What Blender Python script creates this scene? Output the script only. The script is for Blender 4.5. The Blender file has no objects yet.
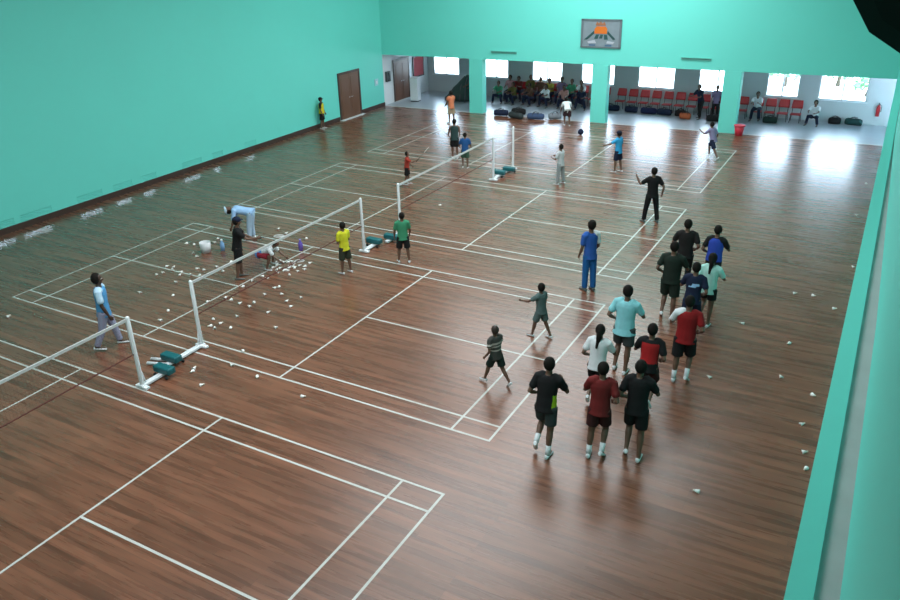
import bpy, bmesh, math, random
from mathutils import Vector, Matrix
random.seed(7)
S = bpy.context.scene
COL = S.collection
R = math.radians

# ------------------------------------------------------------------ camera
cam = bpy.data.cameras.new('camera'); co = bpy.data.objects.new('camera', cam); COL.objects.link(co)
YAW, PIT, ROLL = -.5206, -.4408, -.0269
f = Vector((math.sin(YAW)*math.cos(PIT), math.cos(YAW)*math.cos(PIT), math.sin(PIT)))
r = f.cross(Vector((0, 0, 1))).normalized(); u = r.cross(f)
r2 = math.cos(ROLL)*r + math.sin(ROLL)*u; u2 = -math.sin(ROLL)*r + math.cos(ROLL)*u
co.matrix_world = Matrix(((r2.x, u2.x, -f.x, 18.428), (r2.y, u2.y, -f.y, -10.0024), (r2.z, u2.z, -f.z, 8.0078), (0, 0, 0, 1)))
cam.sensor_width = 36; cam.lens = 775.8/900*36; cam.clip_start = .05; cam.clip_end = 300
S.camera = co
# ------------------------------------------------------------------ world, sun, hall light, exposure
S.view_settings.view_transform = 'Standard'; S.view_settings.look = 'None'
S.view_settings.gamma = 1; S.view_settings.use_curve_mapping = False
S.view_settings.exposure = 0.0
W = bpy.data.worlds.new('sky'); S.world = W; W.use_nodes = True
bg = W.node_tree.nodes['Background']; bg.inputs[0].default_value = (.64, .81, 1, 1); bg.inputs[1].default_value = 20.0
SUN_D = Vector((-.08, .1, -1)).normalized()
sun = bpy.data.lights.new('sun', 'SUN'); sun.energy = 6; sun.angle = R(1.0); sun.color = (.86, .93, 1)
so = bpy.data.objects.new('sun', sun); COL.objects.link(so); so.rotation_euler = SUN_D.to_track_quat('-Z', 'Y').to_euler()
def area(name, loc, direction, sx, sy, power, color=(1, 1, 1), portal=False):
    l = bpy.data.lights.new(name, 'AREA'); l.shape = 'RECTANGLE'; l.size = sx; l.size_y = sy; l.energy = power; l.color = color
    if portal: l.cycles.is_portal = True
    o = bpy.data.objects.new(name, l); COL.objects.link(o); o.location = loc
    o.rotation_euler = Vector(direction).to_track_quat('-Z', 'Y').to_euler()
    return o
# broad area lights added out of view below the ceiling to brighten the hall
area('hall_fill_light', (8.5, -2, 9.6), (-.12, .05, -1), 11, 12, 1750, (.92, .97, 1))
area('hall_fill_light', (8.5, 10.5, 9.6), (-.12, .05, -1), 11, 11, 1750, (.92, .97, 1))
area('hall_fill_light', (7.0, 19.5, 9.6), (-.05, .1, -1), 10, 5, 1250, (.92, .97, 1))
area('window_portal', (6.5, 28.75, 1.55), (0, -1, 0), 24, 1.3, 1, portal=True)

# ------------------------------------------------------------------ materials
MATS = {}
def mat(name, color, rough=.6, metal=0, emit=0, spec=.5, alpha=None):
    if name in MATS: return MATS[name]
    m = bpy.data.materials.new(name); m.use_nodes = True
    b = m.node_tree.nodes['Principled BSDF']
    b.inputs['Base Color'].default_value = (*color, 1); b.inputs['Roughness'].default_value = rough
    b.inputs['Metallic'].default_value = metal; b.inputs['Specular IOR Level'].default_value = spec
    MATS[name] = m; return m
def noisy(name, c1, c2, scale=6, rough=.6, stretch=(1, 1, 1), spec=.5, detail=4):
    m = mat(name, c1, rough, spec=spec); nt = m.node_tree; b = nt.nodes['Principled BSDF']
    tc = nt.nodes.new('ShaderNodeTexCoord'); mp = nt.nodes.new('ShaderNodeMapping'); mp.inputs['Scale'].default_value = stretch
    n = nt.nodes.new('ShaderNodeTexNoise'); n.inputs['Scale'].default_value = scale; n.inputs['Detail'].default_value = detail
    mx = nt.nodes.new('ShaderNodeMix'); mx.data_type = 'RGBA'
    mx.inputs[6].default_value = (*c1, 1); mx.inputs[7].default_value = (*c2, 1)
    nt.links.new(tc.outputs['Object'], mp.inputs[0]); nt.links.new(mp.outputs[0], n.inputs['Vector'])
    nt.links.new(n.outputs['Fac'], mx.inputs[0]); nt.links.new(mx.outputs[2], b.inputs['Base Color'])
    return m
def cloth(name, c):
    d = tuple(x*.8 for x in c)
    return noisy('cloth_'+name, c, d, 14, .85, spec=.2)
def wood_floor():
    m = mat('plank_floor', (.1, .05, .035), .24); nt = m.node_tree; b = nt.nodes['Principled BSDF']; L = nt.links.new; b.inputs['IOR'].default_value = 1.62
    tc = nt.nodes.new('ShaderNodeTexCoord')
    br = nt.nodes.new('ShaderNodeTexBrick'); br.inputs['Scale'].default_value = 1
    br.inputs['Brick Width'].default_value = 2.4; br.inputs['Row Height'].default_value = .11
    br.inputs['Mortar Size'].default_value = .0022; br.inputs['Bias'].default_value = 0
    br.inputs['Color1'].default_value = (*FL1, 1); br.inputs['Color2'].default_value = (*FL2, 1)
    br.inputs['Mortar'].default_value = (*FLM, 1); br.offset_frequency = 3; br.offset = .37
    L(tc.outputs['Object'], br.inputs['Vector'])
    mp = nt.nodes.new('ShaderNodeMapping'); mp.inputs['Scale'].default_value = (.45, 6, 1); L(tc.outputs['Object'], mp.inputs[0])
    n = nt.nodes.new('ShaderNodeTexNoise'); n.inputs['Scale'].default_value = 1.4; n.inputs['Detail'].default_value = 6; L(mp.outputs[0], n.inputs['Vector'])
    cr = nt.nodes.new('ShaderNodeValToRGB'); cr.color_ramp.elements[0].position = .33; cr.color_ramp.elements[1].position = .68
    cr.color_ramp.elements[0].color = (.66, .64, .62, 1); cr.color_ramp.elements[1].color = (1.28, 1.26, 1.24, 1); L(n.outputs['Fac'], cr.inputs[0])
    mx = nt.nodes.new('ShaderNodeMix'); mx.data_type = 'RGBA'; mx.blend_type = 'MULTIPLY'; mx.inputs[0].default_value = 1
    L(br.outputs['Color'], mx.inputs[6]); L(cr.outputs[0], mx.inputs[7]); L(mx.outputs[2], b.inputs['Base Color'])
    mr = nt.nodes.new('ShaderNodeMapRange'); mr.inputs[3].default_value = .25; mr.inputs[4].default_value = .30
    L(n.outputs['Fac'], mr.inputs[0]); L(mr.outputs[0], b.inputs['Roughness'])
    return m
FL1, FL2, FLM = (.195, .080, .046), (.135, .055, .031), (.07, .032, .02)
M_floor = wood_floor()
M_tile = noisy('lobby_tile', (.34, .38, .42), (.27, .31, .35), 3, .28)
TEAL = (.155, .69, .60)
M_teal = noisy('teal_paint', TEAL, tuple(c*.95 for c in TEAL), .5, .55, spec=.3)
M_white = noisy('white_paint', (.72, .74, .76), (.66, .69, .72), .8, .6)
M_grey = noisy('lobby_wall_paint', (.50, .53, .54), (.45, .49, .5), .7, .7)
M_sill = noisy('grey_ledge', (.5, .52, .52), (.36, .38, .38), 3, .8)
M_skirt = mat('brown_skirting', (.05, .025, .018), .45)
M_line = noisy('white_line_paint', (.60, .61, .59), (.45, .45, .42), 2.5, .35)
M_ceil = mat('ceiling_white', (.75, .77, .77), .8)
M_door = noisy('brown_door_wood', (.17, .075, .04), (.12, .05, .03), 3, .45, (6, 6, .6))
M_doorframe = mat('door_frame_wood', (.06, .028, .02), .45)
M_alu = mat('window_frame_white', (.75, .78, .8), .4)
M_conc = noisy('outside_concrete', (.62, .6, .57), (.55, .53, .5), .6, .9)
M_leaf = noisy('leaves', (.16, .30, .16), (.10, .22, .10), 5, .7)
M_bark = mat('bark', (.1, .07, .05), .9)
M_black = mat('black_plastic', (.008, .008, .008), .5)
M_red = noisy('red_plastic', (.5, .015, .02), (.42, .012, .018), 4, .4)
M_redbin = mat('red_bin_plastic', (.62, .03, .06), .4)
M_dark = mat('dark_metal', (.03, .03, .033), .45, .6)
M_steel = mat('white_painted_steel', (.74, .77, .8), .35)
M_weight = mat('teal_weight_paint', (.004, .10, .115), .5)
M_rubber = mat('black_rubber', (.015, .015, .015), .8)
M_tape = cloth('net_tape', (.55, .57, .57))
M_net = mat('net_cord', (.07, .035, .028), .9)
M_cord = mat('net_bottom_cord', (.10, .022, .018), .9)
M_feather = mat('shuttle_feathers', (.88, .88, .86), .7)
M_cork = mat('shuttle_cork', (.75, .70, .6), .6)
M_skin = noisy('brown_skin', (.15, .075, .048), (.12, .06, .038), 12, .5)
M_skin2 = noisy('tan_skin', (.30, .16, .10), (.26, .13, .085), 12, .5)
M_skind = noisy('dark_skin', (.065, .032, .02), (.05, .025, .016), 12, .5)
M_eye = mat('eye', (.5, .48, .45), .3); M_lip = mat('lips', (.13, .04, .035), .5)
M_hair = noisy('black_hair', (.008, .007, .006), (.014, .011, .009), 60, .75, spec=.12)
M_shoe = noisy('white_shoe', (.72, .74, .76), (.6, .62, .65), 20, .5)
M_sole = mat('shoe_sole', (.1, .12, .12), .7)
def glass():
    m = bpy.data.materials.new('window_glass'); m.use_nodes = True; nt = m.node_tree; nt.nodes.clear()
    o = nt.nodes.new('ShaderNodeOutputMaterial'); t = nt.nodes.new('ShaderNodeBsdfTransparent'); g = nt.nodes.new('ShaderNodeBsdfGlossy')
    t.inputs[0].default_value = (.93, .96, .96, 1); g.inputs['Roughness'].default_value = .03
    fr = nt.nodes.new('ShaderNodeFresnel'); fr.inputs[0].default_value = 1.45; mx = nt.nodes.new('ShaderNodeMixShader')
    nt.links.new(fr.outputs[0], mx.inputs[0]); nt.links.new(t.outputs[0], mx.inputs[1]); nt.links.new(g.outputs[0], mx.inputs[2]); nt.links.new(mx.outputs[0], o.inputs[0])
    return m
M_glass = glass()

# ------------------------------------------------------------------ helpers
def obj(name, bm, mats, parent=None, smooth=False):
    me = bm if isinstance(bm, bpy.types.Mesh) else bpy.data.meshes.new(name)
    if not isinstance(bm, bpy.types.Mesh):
        bmesh.ops.recalc_face_normals(bm, faces=bm.faces); bm.to_mesh(me); bm.free()
    if not isinstance(mats, (list, tuple)): mats = [mats]
    me.materials.clear()
    for m in mats: me.materials.append(m)
    if smooth:
        for p in me.polygons: p.use_smooth = True
    o = bpy.data.objects.new(name, me); COL.objects.link(o)
    if parent: o.parent = parent
    return o
def tag(o, label=None, cat=None, group=None, kind=None):
    if label: o['label'] = label
    if cat: o['category'] = cat
    if group: o['group'] = group
    if kind: o['kind'] = kind
    return o
def empty(name, loc=(0, 0, 0), rz=0, label=None, cat=None, group=None, kind=None):
    o = bpy.data.objects.new(name, None); COL.objects.link(o); o.location = loc; o.rotation_euler = (0, 0, rz); o.empty_display_size = .1
    return tag(o, label, cat, group, kind)
def copy_tree(o, parent=None):
    c = o.copy(); COL.objects.link(c)
    if parent: c.parent = parent
    for ch in list(o.children): copy_tree(ch, c)
    return c
def box(bm, x0, x1, y0, y1, z0, z1, bev=0, mi=0):
    vs = [bm.verts.new((x, y, z)) for x in (x0, x1) for y in (y0, y1) for z in (z0, z1)]
    fs = [bm.faces.new([vs[i] for i in q]) for q in ((0, 1, 3, 2), (4, 6, 7, 5), (0, 4, 5, 1), (2, 3, 7, 6), (0, 2, 6, 4), (1, 5, 7, 3))]
    for q in fs: q.material_index = mi
    if bev:
        es = list({e for q in fs for e in q.edges})
        bmesh.ops.bevel(bm, geom=es, offset=bev, segments=2, affect='EDGES', profile=.5)
    return bm
def prism(bm, pts, z0, z1):
    a = [bm.verts.new((x, y, z0)) for x, y in pts]; b = [bm.verts.new((x, y, z1)) for x, y in pts]
    bm.faces.new(a[::-1]); bm.faces.new(b); n = len(pts)
    for i in range(n): bm.faces.new((a[i], a[(i+1) % n], b[(i+1) % n], b[i]))
    return bm
def loft(bm, rings, n=12, mi=0):
    prev = None
    first = last = None
    for c, ax, ay in rings:
        ring = [bm.verts.new(c + ax*math.cos(2*math.pi*i/n) + ay*math.sin(2*math.pi*i/n)) for i in range(n)]
        if prev:
            for i in range(n):
                q = bm.faces.new((prev[i], prev[(i+1) % n], ring[(i+1) % n], ring[i])); q.material_index = mi; q.smooth = True
        else: first = ring
        prev = ring
    bm.faces.new(first[::-1]).material_index = mi; bm.faces.new(prev).material_index = mi
    return bm
def limb(bm, pts, rads, n=10, cap=True, mi=0):
    pts = [Vector(p) for p in pts]; rings = []; k = len(pts)
    ref = None
    for i in range(k):
        t = (pts[min(i+1, k-1)] - pts[max(i-1, 0)]).normalized()
        if ref is None: ref = Vector((1, 0, 0)) if abs(t.x) < .8 else Vector((0, 1, 0))
        a = (ref - t*ref.dot(t)).normalized(); b = t.cross(a); ref = a
        if i == 0 and cap: rings.append((pts[0]-t*rads[0]*.8, a*rads[0]*.45, b*rads[0]*.45)); rings.append((pts[0]-t*rads[0]*.45, a*rads[0]*.85, b*rads[0]*.85))
        rings.append((pts[i], a*rads[i], b*rads[i]))
        if i == k-1 and cap: rings.append((pts[i]+t*rads[i]*.45, a*rads[i]*.85, b*rads[i]*.85)); rings.append((pts[i]+t*rads[i]*.8, a*rads[i]*.45, b*rads[i]*.45))
    return loft(bm, rings, n, mi)
def ellipsoid(bm, c, axs, n=12, m=8):
    c = Vector(c); rings = []
    for i in range(m+1):
        a = -math.pi/2*.96 + math.pi*.96*i/m
        rings.append((c + axs[2]*math.sin(a), axs[0]*math.cos(a), axs[1]*math.cos(a)))
    return loft(bm, rings, n)
def B(): return bmesh.new()
def struct(name, bm, m, parent=None):
    o = obj(name, bm, m, parent)
    if not parent: o['kind'] = 'structure'
    return o

# ------------------------------------------------------------------ setting
XL, XR, YN, ZC = -4.6, 18.42, -14.0, 10.0
def yf(x): return 23.9 + .04*(x + 4.6)          # hall side of the far wall
bm = prism(B(), [(XL, YN), (XR+.2, YN), (XR+.2, yf(XR)), (XL, yf(XL))], -.12, 0); struct('floor', bm, M_floor)
bm = prism(B(), [(-9, yf(XL)), (XL, yf(XL)), (XR+.2, yf(XR)), (24, yf(XR)), (24, 28.7), (-9, 28.7)], -.12, -.001); struct('floor_lobby', bm, M_tile)
bm = prism(B(), [(XL, yf(XL)), (XR, yf(XR)), (XR, yf(XR)+.12), (XL, yf(XL)+.12)], -.05, .004); struct('trim_1', bm, M_line)
bm = B(); box(bm, -40, 60, 28.7, 90, -.4, -.1); struct('ground', bm, M_conc)
VENTS = [(2.6, .6), (3.95, .55), (5.95, .5), (7.3, .4), (8.45, .35), (10.55, .5), (11.9, .3), (13.8, .35)]
bm = B(); box(bm, XL-.25, XL, YN, yf(XL), 0, .2); box(bm, XL-.25, XL, YN, yf(XL), .44, ZC); yy = YN
for yv, hw in VENTS: box(bm, XL-.25, XL, yy, yv-hw, .2, .44); yy = yv+hw
box(bm, XL-.25, XL, yy, yf(XL), .2, .44); struct('wall_left', bm, M_teal)
for k, (yv, hw) in enumerate(VENTS):      # low louvred air vents: blades rise outward, so daylight only reaches the floor
    v = empty('louvre_vent', (XL, yv, .2), 0, 'teal louvred vent low in the long teal wall, %s from the near end' % ('first', 'second', 'third', 'fourth', 'fifth', 'sixth', 'seventh', 'eighth')[k], 'vent', 'louvred vents above the skirting')
    bm = B()
    for i in range(-2, 5):
        z0 = .02+.06*i; pts = [(-.005, z0), (-.24, z0+.085), (-.24, z0+.127), (-.005, z0+.042)]
        pts = [(max(-.24, x), min(.238, max(.002, z))) for x, z in pts]
        if z0+.085 < .02 or z0 > .22: continue
        a = [bm.verts.new((x, -hw, z)) for x, z in pts]; b = [bm.verts.new((x, hw, z)) for x, z in pts]
        bm.faces.new(a); bm.faces.new(b[::-1])
        for q in range(4): bm.faces.new((a[q], b[q], b[(q+1) % 4], a[(q+1) % 4]))
    obj('slats', bm, M_teal, v)
bm = B(); box(bm, XL, XL+.03, YN, 20.0, 0, .19); box(bm, XL, XL+.03, 21.85, yf(XL), 0, .19); struct('baseboard_left', bm, M_skirt)
struct('wall_far', prism(B(), [(XL-.25, yf(XL-.25)), (XR+6, yf(XR+6)), (XR+6, yf(XR+6)+.4), (XL-.25, yf(XL-.25)+.4)], 2.57, ZC), M_teal)
for i, x in enumerate((.27, 6.4, 12.07)):
    bm = B(); y = yf(x+.35); box(bm, x, x+.72, y, y+.42, 0, 2.57, .01); struct('pillar_%d' % (i+1), bm, M_teal)
bm = B(); box(bm, 10, 24.2, YN-.25, YN, 0, ZC); box(bm, XL-.25, 10, YN-.25, YN, 0, ZC); struct('wall_near', bm, M_teal)
# the side wall under the camera: low wall with a raised lip, a grey ledge, then the gallery parapet
struct('wall_right', prism(B(), [(XR, YN), (XR+.5, YN), (XR+.5, 24.8), (XR, 24.8)], 0, 3.86), M_teal)
struct('trim_2', prism(B(), [(XR, YN), (XR+.17, YN), (XR+.17, 24.8), (XR, 24.8)], 3.86, 4.0), M_teal)
struct('trim_3', prism(B(), [(XR+.172, YN), (XR+.5, YN), (XR+.5, 24.8), (XR+.172, 24.8)], 3.86, 3.965), M_sill)
struct('wall_gallery', prism(B(), [(18.76, YN), (18.735, -1), (18.60, 8.5), (18.595, 24.8), (18.92, 24.8), (18.92, YN)], 3.966, 7.25), M_teal)
bm = B(); box(bm, 18.92, 24, YN, 24.8, 6.0, 6.2); struct('floor_gallery', bm, M_sill)
bm = B(); box(bm, 24, 24.2, YN, 28.7, 0, ZC); struct('wall_outer', bm, M_white)
bm = B(); box(bm, XL-.25, 24.2, YN-.25, 25.2, ZC, ZC+.1); struct('ceiling', bm, M_ceil)
bm = B(); prism(bm, [(-9, yf(-9)+.35), (24, yf(24)+.35), (24, 28.8), (-9, 28.8)], 2.75, 2.9); struct('ceiling_lobby', bm, M_white)
# lobby walls
struct('wall_lobby_left', prism(B(), [(-4.95, yf(XL)), (-4.68, yf(XL)), (-4.68, 28.5), (-4.95, 28.5)], 0, 2.75), M_white)
WIN = [(-4.31, -2.69), (-1.14, .28), (1.66, 3.35), (4.38, 6.12), (7.31, 9.10), (10.22, 12.0), (13.28, 14.66), (15.48, 17.42)]
Z0, Z1, YB = .95, 2.2, 28.5
bm = B(); box(bm, -4.95, 24, YB, YB+.2, 0, Z0); box(bm, -4.95, 24, YB, YB+.2, Z1, 2.9)
x = -4.95
for a, b in WIN: box(bm, x, a, YB, YB+.2, Z0, Z1); x = b
box(bm, x, 24, YB, YB+.2, Z0, Z1); struct('wall_back', bm, M_grey)
for i, (a, b) in enumerate(WIN):
    w = empty('window_%d' % (i+1), (a, YB+.06, Z0), kind='structure'); L = b-a; H = Z1-Z0; t = .045
    bm = B(); box(bm, 0, L, 0, .06, 0, t); box(bm, 0, L, 0, .06, H-t, H); box(bm, 0, t, 0, .06, t, H-t); box(bm, L-t, L, 0, .06, t, H-t)
    box(bm, L/2-.03, L/2+.03, 0, .06, t, H-t); obj('window_frame', bm, M_alu, w)
    bm = B(); box(bm, t, L/2-.03, .025, .031, t, H-t); box(bm, L/2+.03, L-t, .025, .031, t, H-t); obj('window_pane', bm, M_glass, w)
    bm = B(); box(bm, -.05, L+.05, -.1, 0, -.04, 0, .008); obj('window_sill', bm, M_white, w)
# doors
def door(n, x, y0, y1, h, side):
    d = empty('door_%d' % n, (x, y0, 0), kind='structure'); L = y1-y0
    bm = B(); box(bm, 0, .05, 0, .1, 0, h); box(bm, 0, .05, L-.1, L, 0, h); box(bm, 0, .05, .1, L-.1, h-.1, h); obj('door_frame', bm, M_doorframe, d)
    for k in range(2):
        ya = .1+k*(L-.2)/2; yb = ya+(L-.2)/2-.006
        bm = B(); box(bm, 0, .035, ya, yb, .01, h-.1)
        for za, zb in ((.18, .95), (1.1, h-.25)): box(bm, .035, .045, ya+.1, yb-.1, za, zb, .004)
        lf = obj('door_leaf', bm, M_door, d)
        bm = B(); yh = yb-.07 if k == 0 else ya+.07; limb(bm, [(.035, yh, 1.0), (.085, yh, 1.0), (.085, yh+(-.09 if k == 0 else .09), 1.0)], [.009, .01, .008], 8); obj('door_handle', bm, M_alu, lf, True)
    bm = B(); box(bm, 0, .22, -.06, L+.06, 0, .02); obj('door_sill', bm, M_white if n == 1 else M_sill, d)
door(1, XL, 20.05, 21.8, 2.2, 1)
door(2, -4.68, 24.95, 26.5, 2.15, 1)

# court markings
def court(n, y0):
    bm = B(); w = .021; z = .003
    def lx(x0, x1, y): box(bm, x0-w-.0007, x1+w+.0007, y-w, y+w, 0, z)
    def ly(x, ya, yb): box(bm, x-w, x+w, ya-w+.0005, yb+w-.0005, .0003, z-.0006)
    for y in (0, .46, 5.64, 6.1): lx(0, 13.4, y0+y)
    for x in (0, .76, 4.72, 8.68, 12.64, 13.4): ly(x, y0, y0+6.1)
    lx(0, 4.72, y0+3.05); lx(8.68, 13.4, y0+3.05)
    o = obj('court_marking', bm, M_line); tag(o, kind='structure')
CY = (-7.71, 0, 7.74, 15.69)
for i, y in enumerate(CY): court(i+1, y)

# wall things ------------------------------------------------------------------
x0, x1, z0, z1 = 5.85, 7.6, 3.3, 4.5
sg = empty('wall_sign', ((x0+x1)/2, yf(6.7), 3.9), .04, 'grey framed sign board with orange and dark green emblem on the teal far wall', 'sign')
SW, SH = (x1-x0)/2, .6
Mgs = noisy('sign_grey', (.22, .27, .3), (.16, .2, .23), 5, .5); Mgf = mat('sign_frame', (.12, .15, .17), .5)
Mor = mat('emblem_orange', (.6, .14, .012), .5); Mdg = mat('emblem_green', (.02, .07, .07), .5); Mgl = mat('emblem_pale', (.42, .44, .5), .5); Mbl = mat('emblem_blue', (.07, .13, .22), .5)
bm = B(); box(bm, -SW, SW, -.04, 0, -SH, SH); obj('board', bm, Mgs, sg)
bm = B(); t = .06; box(bm, -SW-.03, SW+.03, -.07, 0, SH-t, SH); box(bm, -SW-.03, SW+.03, -.07, 0, -SH, -SH+t); box(bm, -SW-.03, -SW+t, -.07, 0, -SH, SH); box(bm, SW-t, SW+.03, -.07, 0, -SH, SH); obj('frame', bm, Mgf, sg)
def flat(bm, pts, y0=-.055, y1=-.04):
    a = [bm.verts.new((x, y0, z)) for x, z in pts]; b = [bm.verts.new((x, y1, z)) for x, z in pts]; n = len(pts)
    bm.faces.new(a); bm.faces.new(b[::-1])
    for i in range(n): bm.faces.new((a[i], b[i], b[(i+1) % n], a[(i+1) % n]))
    return bm
obj('emblem_cap', flat(B(), [(-.3, .0), (.26, .0), (.27, .2), (.2, .3), (-.2, .3), (-.29, .2)]), Mor, sg)
obj('emblem_crown', flat(B(), [(-.26, .34), (.2, .34), (.14, .5), (.05, .42), (-.03, .52), (-.12, .42), (-.2, .5)]), mat('emblem_brown', (.3, .12, .06), .5), sg)
bm = B(); flat(bm, [(-.32, .12), (-.75, -.26), (-.62, -.26), (-.3, -.0)]); flat(bm, [(.3, .12), (.66, -.22), (.55, -.24), (.28, -.0)])
flat(bm, [(-.3, -.22), (-.22, -.04), (-.08, -.04), (-.14, -.22)]); flat(bm, [(-.08, -.2), (-.02, -.04), (.1, -.04), (.06, -.2)]); flat(bm, [(.16, -.24), (.14, -.04), (.28, -.04), (.32, -.24)]); obj('emblem_peaks', bm, Mdg, sg)
for q in ([(-.6, -.34), (-.28, -.28), (-.2, -.4), (-.55, -.42)], [(.3, -.3), (.62, -.34), (.55, -.42), (.26, -.4)]): obj('emblem_swash', flat(B(), q), Mgl, sg)
for q in ([(-.52, -.45), (-.22, -.45), (-.22, -.52), (-.52, -.52)], [(.2, -.45), (.5, -.45), (.5, -.52), (.2, -.52)]): obj('emblem_band', flat(B(), q), Mbl, sg)
for x0, x1, z, lab in ((1.45, 2.75, 2.93, 'slim grey air grille on teal wall above the first pillar'), (10.25, 11.5, 3.0, 'slim grey air grille on teal wall between sign and last pillar')):
    v = empty('air_grille', ((x0+x1)/2, yf((x0+x1)/2), z), .04, lab, 'vent', 'air grilles on the far wall'); L = (x1-x0)/2
    bm = B(); box(bm, -L, L, -.04, 0, .055, .08); box(bm, -L, L, -.04, 0, -.08, -.055); box(bm, -L, -L+.03, -.04, 0, -.055, .055); box(bm, L-.03, L, -.04, 0, -.055, .055); obj('frame', bm, mat('grille_teal', (.12, .45, .38), .5), v)
    bm = B()
    for k in range(3): box(bm, -L+.03, L-.03, -.03, -.01, -.045+k*.036, -.028+k*.036)
    obj('slats', bm, mat('grille_grey', (.10, .26, .23), .5), v); v.scale = (1, 1, .6)
s = empty('light_switch', (XL, 23.25, 1.3), 0, 'pale switch plate on teal wall near the lobby corner', 'switch')
bm = B(); box(bm, 0, .02, -.16, .16, -.17, .17, .006); obj('plate', bm, mat('switch_plate', (.35, .62, .68), .5), s)
bm = B(); box(bm, .02, .035, -.06, .06, -.07, .07, .004); obj('rocker', bm, M_alu, s)
s = empty('wall_telephone', (-4.68, 24.35, 1.42), 0, 'dark box telephone mounted on white lobby wall beside the brown door', 'telephone')
bm = B(); box(bm, 0, .14, -.17, .17, -.26, .26, .02); obj('housing', bm, mat('phone_dark', (.05, .06, .065), .4), s)
bm = B(); limb(bm, [(.17, -.08, -.2), (.2, -.08, -.05), (.2, -.08, .05), (.17, -.08, .2)], [.035, .02, .02, .035], 8); obj('handset', bm, M_black, s, True)
s = empty('notice_board', (-4.68, 27.45, 1.5), 0, 'red cloth notice board on the lobby wall past the door', 'notice board')
bm = B(); box(bm, 0, .03, -.5, .5, -.5, .5); obj('board', bm, cloth('board_red', (.33, .05, .06)), s)
bm = B(); box(bm, 0, .05, -.56, .56, .5, .56); box(bm, 0, .05, -.56, .56, -.56, -.5); box(bm, 0, .05, -.56, -.5, -.5, .5); box(bm, 0, .05, .5, .56, -.5, .5); obj('frame', bm, M_dark, s)
s = empty('white_cabinet', (-3.75, 25.6, 0), .1, 'tall narrow white cabinet standing on the lobby floor by the brown door', 'cabinet')
bm = B(); box(bm, -.22, .22, -.2, .2, .05, 1.25, .01); obj('body', bm, M_white, s)
bm = B(); box(bm, -.2, .2, -.225, -.2, .09, 1.22, .006); d = obj('door', bm, M_shoe, s)
bm = B(); box(bm, .15, .17, -.25, -.225, .6, .78, .004); obj('handle', bm, M_alu, d)
bm = B(); box(bm, -.2, .2, -.18, .18, 0, .05); obj('plinth', bm, M_dark, s)
# speaker hung out over the hall from the gallery parapet
def hexprism(pts, y0, y1):
    bm = B(); flat(bm, pts, y0, y1); return bm
s = empty('wall_loudspeaker', (18.8, -5.8, 7.25), 0, 'black angular loudspeaker cabinet jutting out over the hall from the parapet', 'loudspeaker')
bm = hexprism([(-.61, .46), (-.52, .325), (-.385, .242), (.1, .15), (.1, 1.1), (-.35, 1.1), (-.66, .9)], -.2, .25); obj('cabinet', bm, M_black, s)
bm = hexprism([(-.55, .5), (-.48, .38), (-.37, .31), (.03, .22), (.03, 1.03), (-.32, 1.03), (-.57, .86)], -.215, -.2); obj('grille', bm, mat('speaker_grille', (.012, .012, .012), .8), s)
bm = B(); limb(bm, [(.05, 0, 0), (.05, 0, .2)], [.03, .03], 8, False); box(bm, -.02, .12, -.08, .08, 0, .012); obj('bracket', bm, M_dark, s)
# red bucket by the last pillar
bx = empty('red_bucket', (13.0, yf(13.2)-.24, 0), 0, 'red plastic bin on the floor beside the last teal pillar', 'bin')
bm = B(); n = 20; V = Vector
loft(bm, [(V((0, 0, 0)), V((.15, 0, 0)), V((0, .15, 0))), (V((0, 0, .42)), V((.21, 0, 0)), V((0, .21, 0))), (V((0, 0, .42)), V((.19, 0, 0)), V((0, .19, 0))), (V((0, 0, .02)), V((.135, 0, 0)), V((0, .135, 0)))], n); obj('body', bm, M_redbin, bx)
bm = B(); loft(bm, [(V((0, 0, .40)), V((.212, 0, 0)), V((0, .212, 0))), (V((0, 0, .40)), V((.235, 0, 0)), V((0, .235, 0))), (V((0, 0, .44)), V((.235, 0, 0)), V((0, .235, 0))), (V((0, 0, .44)), V((.205, 0, 0)), V((0, .205, 0)))], n); obj('rim', bm, M_redbin, bx)
# fire extinguisher at the right of the back wall
e = empty('fire_extinguisher', (17.95, 28.38, .42), 0, 'red fire extinguisher hung on the grey back wall beside the last window', 'fire extinguisher')
bm = B(); loft(bm, [(V((0, 0, 0)), V((.075, 0, 0)), V((0, .075, 0))), (V((0, 0, .38)), V((.08, 0, 0)), V((0, .08, 0))), (V((0, 0, .46)), V((.05, 0, 0)), V((0, .05, 0))), (V((0, 0, .5)), V((.025, 0, 0)), V((0, .025, 0)))], 16); obj('cylinder', bm, M_red, e, True)
bm = B(); box(bm, -.02, .02, -.09, .03, .5, .53); box(bm, -.02, .02, -.09, .02, .555, .575); obj('handle', bm, M_black, e)
bm = B(); limb(bm, [(.03, 0, .51), (.11, 0, .45), (.11, 0, .2)], [.012, .012, .016], 8); obj('hose', bm, M_black, e, True)

# outside: hedge and trees beyond the right windows ---------------------------------
def tree(x, y, h, label, n, rad):
    t = empty('garden_tree', (x, y, -.1), 0, label, 'tree', 'trees outside the windows')
    bm = B(); limb(bm, [(0, 0, 0), (.05, .03, h*.3), (0, 0, h*.6)], [.12, .09, .05], 8); obj('trunk', bm, M_bark, t, True)
    bm = B()
    for k in range(n):
        a = random.uniform(0, 6.28); q = random.uniform(0, 1)**.5*rad; z = random.uniform(.25, 1)*h
        c = Vector((q*math.cos(a), q*math.sin(a), z)); s_ = random.uniform(.12, .24)
        d1 = Vector((random.gauss(0, 1), random.gauss(0, 1), random.gauss(0, .6))).normalized(); d2 = d1.orthogonal().normalized()
        vs = [bm.verts.new(c + d1*s_*i + d2*s_*.5*j) for i, j in ((-1, 0), (0, -1), (1, 0), (0, 1))]; bm.faces.new(vs)
    obj('crown', bm, M_leaf, t)
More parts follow.
